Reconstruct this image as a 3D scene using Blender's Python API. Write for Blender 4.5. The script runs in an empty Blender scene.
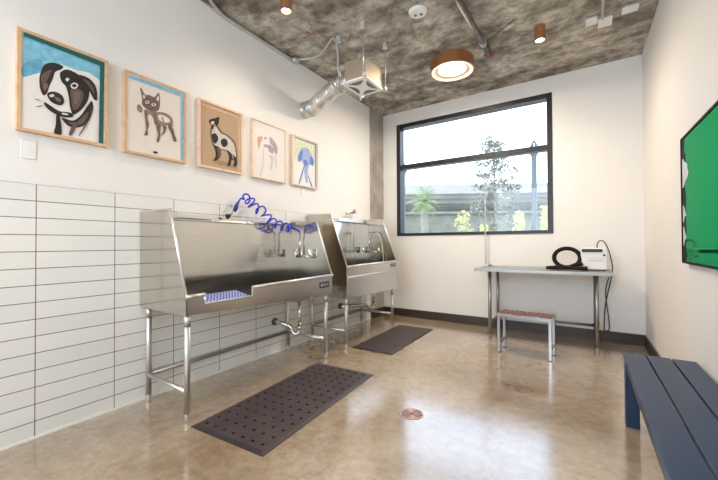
import bpy, bmesh, math, random
from mathutils import Vector, Matrix
PI = math.pi
S = bpy.context.scene
C = S.collection
W, D, H = 3.541, 5.244, 3.47      # room: x across, y towards the window wall, z up
Y0 = -2.6                          # rear wall behind the camera

# ------------------------------------------------------------------ camera
cam_d = bpy.data.cameras.new('camera')
cam = bpy.data.objects.new('camera', cam_d); C.objects.link(cam)
yaw, pitch, roll, f = 0.5789, 0.0116, -0.0041, 341.11
F = Vector((-math.sin(yaw)*math.cos(pitch), math.cos(yaw)*math.cos(pitch), math.sin(pitch)))
R = Vector((math.cos(yaw), math.sin(yaw), 0)); U = R.cross(F)
R2 = R*math.cos(roll) + U*math.sin(roll); U2 = -R*math.sin(roll) + U*math.cos(roll)
M = Matrix((R2, U2, -F)).transposed().to_4x4()
M.translation = Vector((2.919, 0, 1.22))
cam.matrix_world = M
cam_d.sensor_width = 36; cam_d.lens = f*36/718; cam_d.clip_start = 0.05; cam_d.clip_end = 400
S.camera = cam

# ------------------------------------------------------------------ world, exposure
S.view_settings.view_transform = 'Standard'; S.view_settings.look = 'None'
S.view_settings.gamma = 1; S.view_settings.use_curve_mapping = False
S.view_settings.exposure = 0.2
w = bpy.data.worlds.new('world'); S.world = w; w.use_nodes = True
nt = w.node_tree; bg = nt.nodes['Background']
tc = nt.nodes.new('ShaderNodeTexCoord'); mp = nt.nodes.new('ShaderNodeMapping'); mp.inputs['Scale'].default_value = (1.0, 1.0, 3.0)
nz = nt.nodes.new('ShaderNodeTexNoise'); nz.inputs['Scale'].default_value = 3.0; nz.inputs['Detail'].default_value = 6
rp = nt.nodes.new('ShaderNodeValToRGB')
rp.color_ramp.elements[0].position = 0.40; rp.color_ramp.elements[0].color = (0.60, 0.72, .95, 1)
rp.color_ramp.elements[1].position = 0.60; rp.color_ramp.elements[1].color = (0.80, 0.86, .96, 1)
nt.links.new(tc.outputs['Generated'], mp.inputs['Vector']); nt.links.new(mp.outputs['Vector'], nz.inputs['Vector'])
nt.links.new(nz.outputs['Fac'], rp.inputs['Fac']); nt.links.new(rp.outputs['Color'], bg.inputs['Color'])
bg.inputs['Strength'].default_value = 4.0

def light(name, kind, loc, power, color, rot=(0, 0, 0), **kw):
    l = bpy.data.lights.new(name, kind); l.energy = power; l.color = color
    for k, v in kw.items(): setattr(l, k, v)
    o = bpy.data.objects.new(name, l); o.location = loc; o.rotation_euler = rot; C.objects.link(o); return o
SUN = light('sun', 'SUN', (0, 20, 30), 2.2, (1, .95, .86), (math.radians(48), 0, math.radians(-60)), angle=0.02)
# added fill light, out of view behind the camera, set in the rear opening
light('rear_fill', 'AREA', (1.77, Y0+0.12, 2.1), 84, (.84, .92, 1), (PI/2, 0, 0), shape='RECTANGLE', size=3.0, size_y=2.1)

WARM = (1.0, .83, .66)
# ------------------------------------------------------------------ materials
def mat(name, col, rough=.5, metal=0, **kw):
    m = bpy.data.materials.new(name); m.use_nodes = True
    b = m.node_tree.nodes['Principled BSDF']
    b.inputs['Base Color'].default_value = (*col, 1); b.inputs['Roughness'].default_value = rough; b.inputs['Metallic'].default_value = metal
    for k, v in kw.items(): b.inputs[k].default_value = v
    return m
def noisy(name, cols, scale=5, rough=.5, metal=0, detail=8, stretch=(1, 1, 1), bump=0, pos=None, rr=None, dist=0.0, **kw):
    m = mat(name, cols[0], rough, metal, **kw); n = m.node_tree; b = n.nodes['Principled BSDF']
    tc = n.nodes.new('ShaderNodeTexCoord'); mp = n.nodes.new('ShaderNodeMapping'); mp.inputs['Scale'].default_value = stretch
    nz = n.nodes.new('ShaderNodeTexNoise'); nz.inputs['Scale'].default_value = scale; nz.inputs['Detail'].default_value = detail
    nz.inputs['Distortion'].default_value = dist
    rp = n.nodes.new('ShaderNodeValToRGB'); e = rp.color_ramp.elements
    pos = pos or [.3 + .4*i/(len(cols)-1) for i in range(len(cols))]
    while len(e) < len(cols): e.new(.5)
    for i, c in enumerate(cols): e[i].position = pos[i]; e[i].color = (*c, 1)
    n.links.new(tc.outputs['Object'], mp.inputs['Vector']); n.links.new(mp.outputs['Vector'], nz.inputs['Vector'])
    n.links.new(nz.outputs['Fac'], rp.inputs['Fac']); n.links.new(rp.outputs['Color'], b.inputs['Base Color'])
    if bump:
        bp = n.nodes.new('ShaderNodeBump'); bp.inputs['Strength'].default_value = bump; bp.inputs['Distance'].default_value = .01
        n.links.new(nz.outputs['Fac'], bp.inputs['Height']); n.links.new(bp.outputs['Normal'], b.inputs['Normal'])
    if rr:
        mr = n.nodes.new('ShaderNodeMapRange'); mr.inputs['To Min'].default_value = rr[0]; mr.inputs['To Max'].default_value = rr[1]
        mr.inputs['From Min'].default_value = .3; mr.inputs['From Max'].default_value = .7
        n.links.new(nz.outputs['Fac'], mr.inputs['Value']); n.links.new(mr.outputs['Result'], b.inputs['Roughness'])
    return m
def emis(name, col, s):
    m = mat(name, col, .5); b = m.node_tree.nodes['Principled BSDF']
    b.inputs['Emission Color'].default_value = (*col, 1); b.inputs['Emission Strength'].default_value = s; return m

m_wall = noisy('wall_paint', [(.80, .785, .755), (.82, .805, .775)], 2, .6)
m_ceil0 = noisy('ceiling_concrete', [(.17, .15, .125), (.27, .245, .21), (.40, .375, .33), (.50, .47, .42)], 2.4, .75, detail=14, stretch=(1, 1.7, 1), bump=.25, pos=[.36, .46, .55, .68], dist=.25)
m_ceil = m_ceil0; n = m_ceil.node_tree; b = n.nodes['Principled BSDF']
src = b.inputs['Base Color'].links[0].from_socket; tcn = [q for q in n.nodes if q.type == 'TEX_COORD'][0]
n2 = n.nodes.new('ShaderNodeTexNoise'); n2.inputs['Scale'].default_value = 9; n2.inputs['Detail'].default_value = 15; n2.inputs['Roughness'].default_value = .68; n2.inputs['Distortion'].default_value = .4
r2 = n.nodes.new('ShaderNodeValToRGB'); r2.color_ramp.elements[0].position = .38; r2.color_ramp.elements[0].color = (.55, .50, .45, 1); r2.color_ramp.elements[1].position = .62; r2.color_ramp.elements[1].color = (1.5, 1.48, 1.42, 1)
mx = n.nodes.new('ShaderNodeMix'); mx.data_type = 'RGBA'; mx.blend_type = 'MULTIPLY'; mx.inputs[0].default_value = .85
n.links.new(tcn.outputs['Object'], n2.inputs['Vector']); n.links.new(n2.outputs['Fac'], r2.inputs['Fac'])
n.links.new(src, mx.inputs[6]); n.links.new(r2.outputs['Color'], mx.inputs[7]); n.links.new(mx.outputs[2], b.inputs['Base Color'])
m_floor = noisy('polished_concrete', [(.25, .175, .10), (.36, .28, .19), (.47, .40, .31)], 1.1, .16, detail=10, rr=(.10, .20), pos=[.3, .5, .7], dist=.5)
n = m_floor.node_tree; b = n.nodes['Principled BSDF']
src = b.inputs['Base Color'].links[0].from_socket; tcn = [q for q in n.nodes if q.type == 'TEX_COORD'][0]
n2 = n.nodes.new('ShaderNodeTexNoise'); n2.inputs['Scale'].default_value = 14; n2.inputs['Detail'].default_value = 15; n2.inputs['Roughness'].default_value = .75
r2 = n.nodes.new('ShaderNodeValToRGB'); r2.color_ramp.elements[0].position = .36; r2.color_ramp.elements[0].color = (.72, .66, .60, 1); r2.color_ramp.elements[1].position = .62; r2.color_ramp.elements[1].color = (1.2, 1.2, 1.2, 1)
mx = n.nodes.new('ShaderNodeMix'); mx.data_type = 'RGBA'; mx.blend_type = 'MULTIPLY'; mx.inputs[0].default_value = .8
n.links.new(tcn.outputs['Object'], n2.inputs['Vector']); n.links.new(n2.outputs['Fac'], r2.inputs['Fac'])
n.links.new(src, mx.inputs[6]); n.links.new(r2.outputs['Color'], mx.inputs[7]); n.links.new(mx.outputs[2], b.inputs['Base Color'])
fb = m_floor.node_tree.nodes['Principled BSDF']; fb.inputs['Coat Weight'].default_value = 1; fb.inputs['Coat IOR'].default_value = 1.8; fb.inputs['Coat Roughness'].default_value = .17
m_col = noisy('column_concrete', [(.30, .27, .235), (.46, .44, .40)], 4, .8, bump=.3)
m_base = mat('baseboard_brown', (.045, .028, .02), .45)
m_frame = mat('window_frame_bronze', (.014, .013, .018), .4)
m_white = mat('white_plastic', (.82, .82, .8), .4)
m_trimw = mat('tile_edge_metal', (.86, .82, .74), .35)
m_steel = noisy('brushed_steel', [(.60, .605, .59), (.68, .685, .67)], 3, .2, 1, stretch=(1, 1, 25), rr=(.10, .17))
m_steel_r = noisy('satin_steel', [(.56, .53, .495), (.64, .61, .575)], 3, .3, 1, rr=(.18, .26))
m_rim = mat('polished_steel_edge', (.82, .81, .79), .3, 1)
m_chrome = mat('chrome', (.66, .66, .66), .12, 1)
m_galv = noisy('galvanised_steel', [(.5, .5, .49), (.64, .64, .63)], 20, .38, .85)
m_foil = noisy('duct_foil', [(.62, .59, .55), (.84, .82, .79)], 14, .36, .9, bump=.35)
m_conduit = mat('conduit_grey', (.55, .54, .52), .4, .4)
m_pipe = noisy('steel_pipe_dark', [(.06, .05, .045), (.15, .13, .12)], 9, .55, .2)
m_red = mat('red_sealant', (.32, .07, .05), .6)
m_blk = mat('black_plastic', (.012, .012, .013), .4)
m_rub = noisy('rubber_mat', [(.045, .030, .033), (.070, .050, .052)], 5, .5, bump=.1)
m_rub_e = mat('rubber_edge', (.03, .022, .023), .5)
m_blue = mat('blue_hose', (.015, .03, .55), .3)
m_wood = noisy('maple_wood', [(.62, .38, .21), (.74, .49, .30)], 3, .45, stretch=(1, 6, 6))
m_wood2 = noisy('pale_wood', [(.70, .50, .36), (.80, .61, .46)], 3, .45, stretch=(1, 6, 6))
m_bench = noisy('bench_paint', [(.016, .036, .085), (.020, .043, .098)], 6, .4, **{'Specular IOR Level': .35})
m_pad = noisy('grip_tread', [(.13, .055, .045), (.24, .12, .1)], 60, .8, bump=.4)
m_drain = mat('drain_copper', (.55, .33, .29), .4, .3)
m_dark = mat('dark_gap', (.01, .009, .009), .8)
m_cord = mat('black_cord', (.015, .014, .014), .5)
m_hose = noisy('dryer_hose_rubber', [(.012, .008, .008), (.02, .014, .014)], 40, .6, **{'Specular IOR Level': .15})
m_lit = emis('lamp_disc', (1, .83, .58), 3.0)
m_lit2 = emis('downlight_lens', (1, .82, .58), 14.0)
m_copper = mat('bronze_fixture', (.42, .19, .08), .4, .5)
m_lampin = mat('fixture_inner', (.85, .66, .52), .5)
m_grille_dark = mat('grille_slot', (.16, .15, .14), .6)
m_house = mat('fan_housing_galvanised', (.40, .33, .24), .5, .3)

def glass(name):
    m = bpy.data.materials.new(name); m.use_nodes = True; n = m.node_tree; n.nodes.clear()
    o = n.nodes.new('ShaderNodeOutputMaterial'); t = n.nodes.new('ShaderNodeBsdfTransparent'); g = n.nodes.new('ShaderNodeBsdfGlossy')
    fr = n.nodes.new('ShaderNodeFresnel'); mx = n.nodes.new('ShaderNodeMixShader'); fr.inputs['IOR'].default_value = 1.35
    t.inputs['Color'].default_value = (.96, .98, .98, 1); g.inputs['Roughness'].default_value = .0
    n.links.new(fr.outputs[0], mx.inputs[0]); n.links.new(t.outputs[0], mx.inputs[1]); n.links.new(g.outputs[0], mx.inputs[2]); n.links.new(mx.outputs[0], o.inputs[0]); return m
m_glass = glass('window_glass')

# white stacked tile: grout lines from a brick texture in wall coordinates
m_tile = mat('white_tile', (.8, .79, .76), .22); n = m_tile.node_tree; b = n.nodes['Principled BSDF']
tc = n.nodes.new('ShaderNodeTexCoord'); sx = n.nodes.new('ShaderNodeSeparateXYZ'); cx = n.nodes.new('ShaderNodeCombineXYZ')
ad = n.nodes.new('ShaderNodeMath'); ad.operation = 'ADD'; ad.inputs[1].default_value = -.692 + .4375*20
az = n.nodes.new('ShaderNodeMath'); az.operation = 'ADD'; az.inputs[1].default_value = .1071*.0
br = n.nodes.new('ShaderNodeTexBrick'); br.offset = 0; br.squash = 1
br.inputs['Scale'].default_value = 1; br.inputs['Brick Width'].default_value = .4375; br.inputs['Row Height'].default_value = .10725
br.inputs['Mortar Size'].default_value = .0028; br.inputs['Mortar Smooth'].default_value = .1; br.inputs['Bias'].default_value = 0
br.inputs['Color1'].default_value = (.77, .765, .735, 1); br.inputs['Color2'].default_value = (.81, .80, .77, 1); br.inputs['Mortar'].default_value = (.20, .165, .14, 1)
bp = n.nodes.new('ShaderNodeBump'); bp.inputs['Strength'].default_value = .35; bp.inputs['Distance'].default_value = .003; bp.invert = True
n.links.new(tc.outputs['Object'], sx.inputs[0]); n.links.new(sx.outputs['Y'], ad.inputs[0]); n.links.new(sx.outputs['Z'], az.inputs[0])
n.links.new(ad.outputs[0], cx.inputs[0]); n.links.new(az.outputs[0], cx.inputs[1]); n.links.new(cx.outputs[0], br.inputs['Vector'])
n.links.new(br.outputs['Color'], b.inputs['Base Color']); n.links.new(br.outputs['Fac'], bp.inputs['Height']); n.links.new(bp.outputs[0], b.inputs['Normal'])

# blue slotted floor grate
m_grate = mat('blue_grate', (.03, .06, .5), .35); n = m_grate.node_tree; b = n.nodes['Principled BSDF']
tc = n.nodes.new('ShaderNodeTexCoord'); mp = n.nodes.new('ShaderNodeMapping'); mp.inputs['Rotation'].default_value = (0, 0, math.radians(35)); mp.inputs['Scale'].default_value = (1, 1, 1)
br = n.nodes.new('ShaderNodeTexBrick'); br.offset = .5; br.inputs['Scale'].default_value = 1; br.inputs['Brick Width'].default_value = .09; br.inputs['Row Height'].default_value = .022; br.inputs['Mortar Size'].default_value = .005
br.inputs['Color1'].default_value = (.015, .035, .40, 1); br.inputs['Color2'].default_value = (.02, .05, .48, 1); br.inputs['Mortar'].default_value = (.42, .5, .78, 1)
n.links.new(tc.outputs['Object'], mp.inputs[0]); n.links.new(mp.outputs[0], br.inputs['Vector']); n.links.new(br.outputs['Color'], b.inputs['Base Color'])

# ------------------------------------------------------------------ geometry helpers
def bx(bm, x0, x1, y0, y1, z0, z1, mi=0):
    v = [bm.verts.new(p) for p in ((x0,y0,z0),(x1,y0,z0),(x1,y1,z0),(x0,y1,z0),(x0,y0,z1),(x1,y0,z1),(x1,y1,z1),(x0,y1,z1))]
    for q in ((0,3,2,1),(4,5,6,7),(0,1,5,4),(1,2,6,5),(2,3,7,6),(3,0,4,7)):
        bm.faces.new([v[i] for i in q]).material_index = mi
def prism(bm, pts, off, mi=0):
    off = Vector(off); a = [bm.verts.new(p) for p in pts]; c = [bm.verts.new(Vector(p)+off) for p in pts]
    n = len(a); fs = [bm.faces.new(a[::-1]), bm.faces.new(c)]
    for i in range(n): fs.append(bm.faces.new((a[i], a[(i+1)%n], c[(i+1)%n], c[i])))
    for q in fs: q.material_index = mi
    bmesh.ops.recalc_face_normals(bm, faces=fs)
def tube(bm, pts, r, seg=10, caps=True, mi=0, closed=False):
    pts = [Vector(p) for p in pts]; n = len(pts); rings = []; prev = None
    rr = r if isinstance(r, (list, tuple)) else [r]*n
    for i, p in enumerate(pts):
        if closed: t = (pts[(i+1)%n]-pts[i-1])
        else: t = pts[min(i+1, n-1)]-pts[max(i-1, 0)]
        t.normalize()
        if prev is None:
            a = Vector((0,0,1)) if abs(t.z) < .9 else Vector((1,0,0)); u = t.cross(a).normalized()
        else:
            u = prev - t*prev.dot(t); u.normalize()
        prev = u; v = t.cross(u)
        rings.append([bm.verts.new(p + (u*math.cos(k*2*PI/seg) + v*math.sin(k*2*PI/seg))*rr[i]) for k in range(seg)])
    for i in range(n if closed else n-1):
        A, B = rings[i], rings[(i+1)%n]
        for k in range(seg):
            q = bm.faces.new((A[k], A[(k+1)%seg], B[(k+1)%seg], B[k])); q.smooth = True; q.material_index = mi
    if caps and not closed:
        bm.faces.new(rings[0][::-1]).material_index = mi; bm.faces.new(rings[-1]).material_index = mi
def lathe(bm, prof, seg=32, c=(0,0,0), mis=None):
    rings = []
    for r, z in prof:
        if r < 1e-6: rings.append([bm.verts.new((c[0], c[1], c[2]+z))])
        else: rings.append([bm.verts.new((c[0]+r*math.cos(k*2*PI/seg), c[1]+r*math.sin(k*2*PI/seg), c[2]+z)) for k in range(seg)])
    for i in range(len(prof)-1):
        A, B = rings[i], rings[i+1]; mi = mis[i] if mis else 0
        for k in range(seg):
            k2 = (k+1) % seg
            if len(A) == 1 and len(B) == 1: continue
            if len(A) == 1: q = bm.faces.new((A[0], B[k2], B[k]))
            elif len(B) == 1: q = bm.faces.new((A[k], A[k2], B[0]))
            else: q = bm.faces.new((A[k], A[k2], B[k2], B[k]))
            q.material_index = mi
def smooth_path(pts, k=6):
    P = [Vector(p) for p in pts]; out = []
    for i in range(len(P)-1):
        p0, p1, p2, p3 = P[max(i-1,0)], P[i], P[i+1], P[min(i+2, len(P)-1)]
        for j in range(k):
            t = j/k
            out.append(.5*((2*p1)+(p2-p0)*t+(2*p0-5*p1+4*p2-p3)*t*t+(3*p1-p0-3*p2+p3)*t**3))
    out.append(P[-1]); return out
def new(): return bmesh.new()
def obj(name, bm, mats, parent=None, bevel=0, loc=None, recalc=True, autosmooth=False):
    if recalc: bmesh.ops.recalc_face_normals(bm, faces=bm.faces[:])
    me = bpy.data.meshes.new(name); bm.to_mesh(me); bm.free()
    for m in (mats if isinstance(mats, (list, tuple)) else [mats]): me.materials.append(m)
    o = bpy.data.objects.new(name, me); C.objects.link(o)
    if parent: o.parent = parent
    if loc: o.location = loc
    if bevel:
        md = o.modifiers.new('bevel', 'BEVEL'); md.width = bevel; md.segments = 2; md.limit_method = 'ANGLE'
    return o
def box(name, m, parent, *a, bevel=0):
    bm = new(); bx(bm, *a); return obj(name, bm, m, parent, bevel)
def rod(name, m, parent, pts, r, seg=12, **kw):
    bm = new(); tube(bm, pts, r, seg, **kw); return obj(name, bm, m, parent)
def thing(name, label, cat, loc=(0,0,0), rz=0, group=None):
    o = bpy.data.objects.new(name, None); o.empty_display_size = .1; C.objects.link(o)
    o.location = loc; o.rotation_euler = (0, 0, rz); return tag(o, label, cat, group)
def tag(o, label, cat, group=None, kind=None):
    o['label'] = label; o['category'] = cat
    if group: o['group'] = group
    if kind: o['kind'] = kind
    return o
def struct(o, label=None, cat=None):
    o['kind'] = 'structure'
    if label: o['label'] = label; o['category'] = cat
    return o
def dup(root, loc, rz, label, group=None):
    r = root.copy(); C.objects.link(r); r.location = loc; r.rotation_euler = (0, 0, rz); r['label'] = label
    if group: r['group'] = group
    for ch in list(root.children):
        c = ch.copy(); C.objects.link(c); c.parent = r
        for g in list(ch.children):
            d = g.copy(); C.objects.link(d); d.parent = c
    return r

# ------------------------------------------------------------------ room shell
T = .15
struct(box('floor', m_floor, None, -T, W+T, Y0-T, D+T+.05, -.15, 0), 'polished tan concrete floor with a cloudy sheen', 'floor')
struct(box('ceiling', m_ceil, None, -T, W+T, Y0-T, D+T+.05, H, H+.2), 'mottled bare concrete ceiling', 'ceiling')
struct(box('wall_left', m_wall, None, -T, 0, Y0-T, 4.80, 0, H), 'white painted wall above the tiles, hung with dog pictures', 'wall')
struct(box('wall_right', m_wall, None, W, W+T, Y0-T, D+T+.05, 0, H), 'white wall on the right carrying the green screen', 'wall')
WX0, WX1, WZ0, WZ1 = .275, 2.60, 1.352, 3.25
bm = new(); TB = .20
bx(bm, -T, WX0, D, D+TB, 0, H); bx(bm, WX1, W, D, D+TB, 0, H); bx(bm, WX0, WX1, D, D+TB, 0, WZ0); bx(bm, WX0, WX1, D, D+TB, WZ1, H)
struct(obj('wall_back', bm, m_wall, recalc=False), 'white wall around the large window', 'wall')
bm = new(); rx0, rx1, rz0, rz1 = .25, 3.3, 1.0, 3.2
bx(bm, -T, rx0, Y0-T, Y0, 0, H); bx(bm, rx1, W, Y0-T, Y0, 0, H); bx(bm, rx0, rx1, Y0-T, Y0, 0, rz0); bx(bm, rx0, rx1, Y0-T, Y0, rz1, H)
struct(obj('wall_rear', bm, m_wall, recalc=False), 'white wall behind the viewer', 'wall')
struct(box('column', m_col, None, -T, .012, 4.80, D, 0, H, bevel=.006), 'bare concrete column in the far left corner', 'column')
struct(box('trim_1', m_tile, None, 0.0, .012, Y0, 4.775, .012, 1.608), 'long white stacked tiles covering the lower left wall', 'tiles')
struct(box('trim_2', m_trimw, None, 0.0, .020, Y0, 4.775, 0, .014), 'thin pale metal strip under the wall tiles', 'trim')
struct(box('baseboard_back', m_base, None, .014, W, D-.018, D, 0, .128, bevel=.003), 'dark brown baseboard along the window wall', 'baseboard')
struct(box('baseboard_right', m_base, None, W-.018, W, Y0, D-.018, 0, .128, bevel=.003), 'dark brown baseboard along the right wall', 'baseboard')
struct(box('baseboard_column', m_base, None, .012, .03, 4.80, D-.018, 0, .128, bevel=.003), 'short dark baseboard at the foot of the concrete column', 'baseboard')

wn = struct(thing('window_1', 'large black framed window split by one horizontal bar', 'window', (0, 0, 0)))
def frame_boxes(x0, x1, z0, z1, y0, y1, t):
    bm = new(); bx(bm, x0, x1, y0, y1, z0, z0+t*.7); bx(bm, x0, x1, y0, y1, z1-t, z1); bx(bm, x0, x0+t, y0, y1, z0+t*.7, z1-t); bx(bm, x1-t, x1, y0, y1, z0+t*.7, z1-t); return bm
obj('window_frame', frame_boxes(WX0, WX1, WZ0, WZ1, D-.01, D+.15, .065), m_frame, wn, bevel=.003)
box('mullion', m_frame, wn, WX0+.06, WX1-.06, D+.01, D+.13, 2.485, 2.56, bevel=.003)
box('glass', m_glass, wn, WX0+.06, WX1-.06, D+.09, D+.098, WZ0+.04, WZ1-.06)
wr = struct(thing('fill_window', 'added unseen glazed opening behind the viewer, shaped around the fill light', 'window', (0, 0, 0)))  # invented rear glazing, never in view, sized to suit the fill light
obj('window_frame', frame_boxes(rx0, rx1, rz0, rz1, Y0-.1, Y0, .06), m_frame, wr)
box('glass', m_glass, wr, rx0+.05, rx1-.05, Y0-.06, Y0-.052, rz0+.04, rz1-.05)
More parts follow.
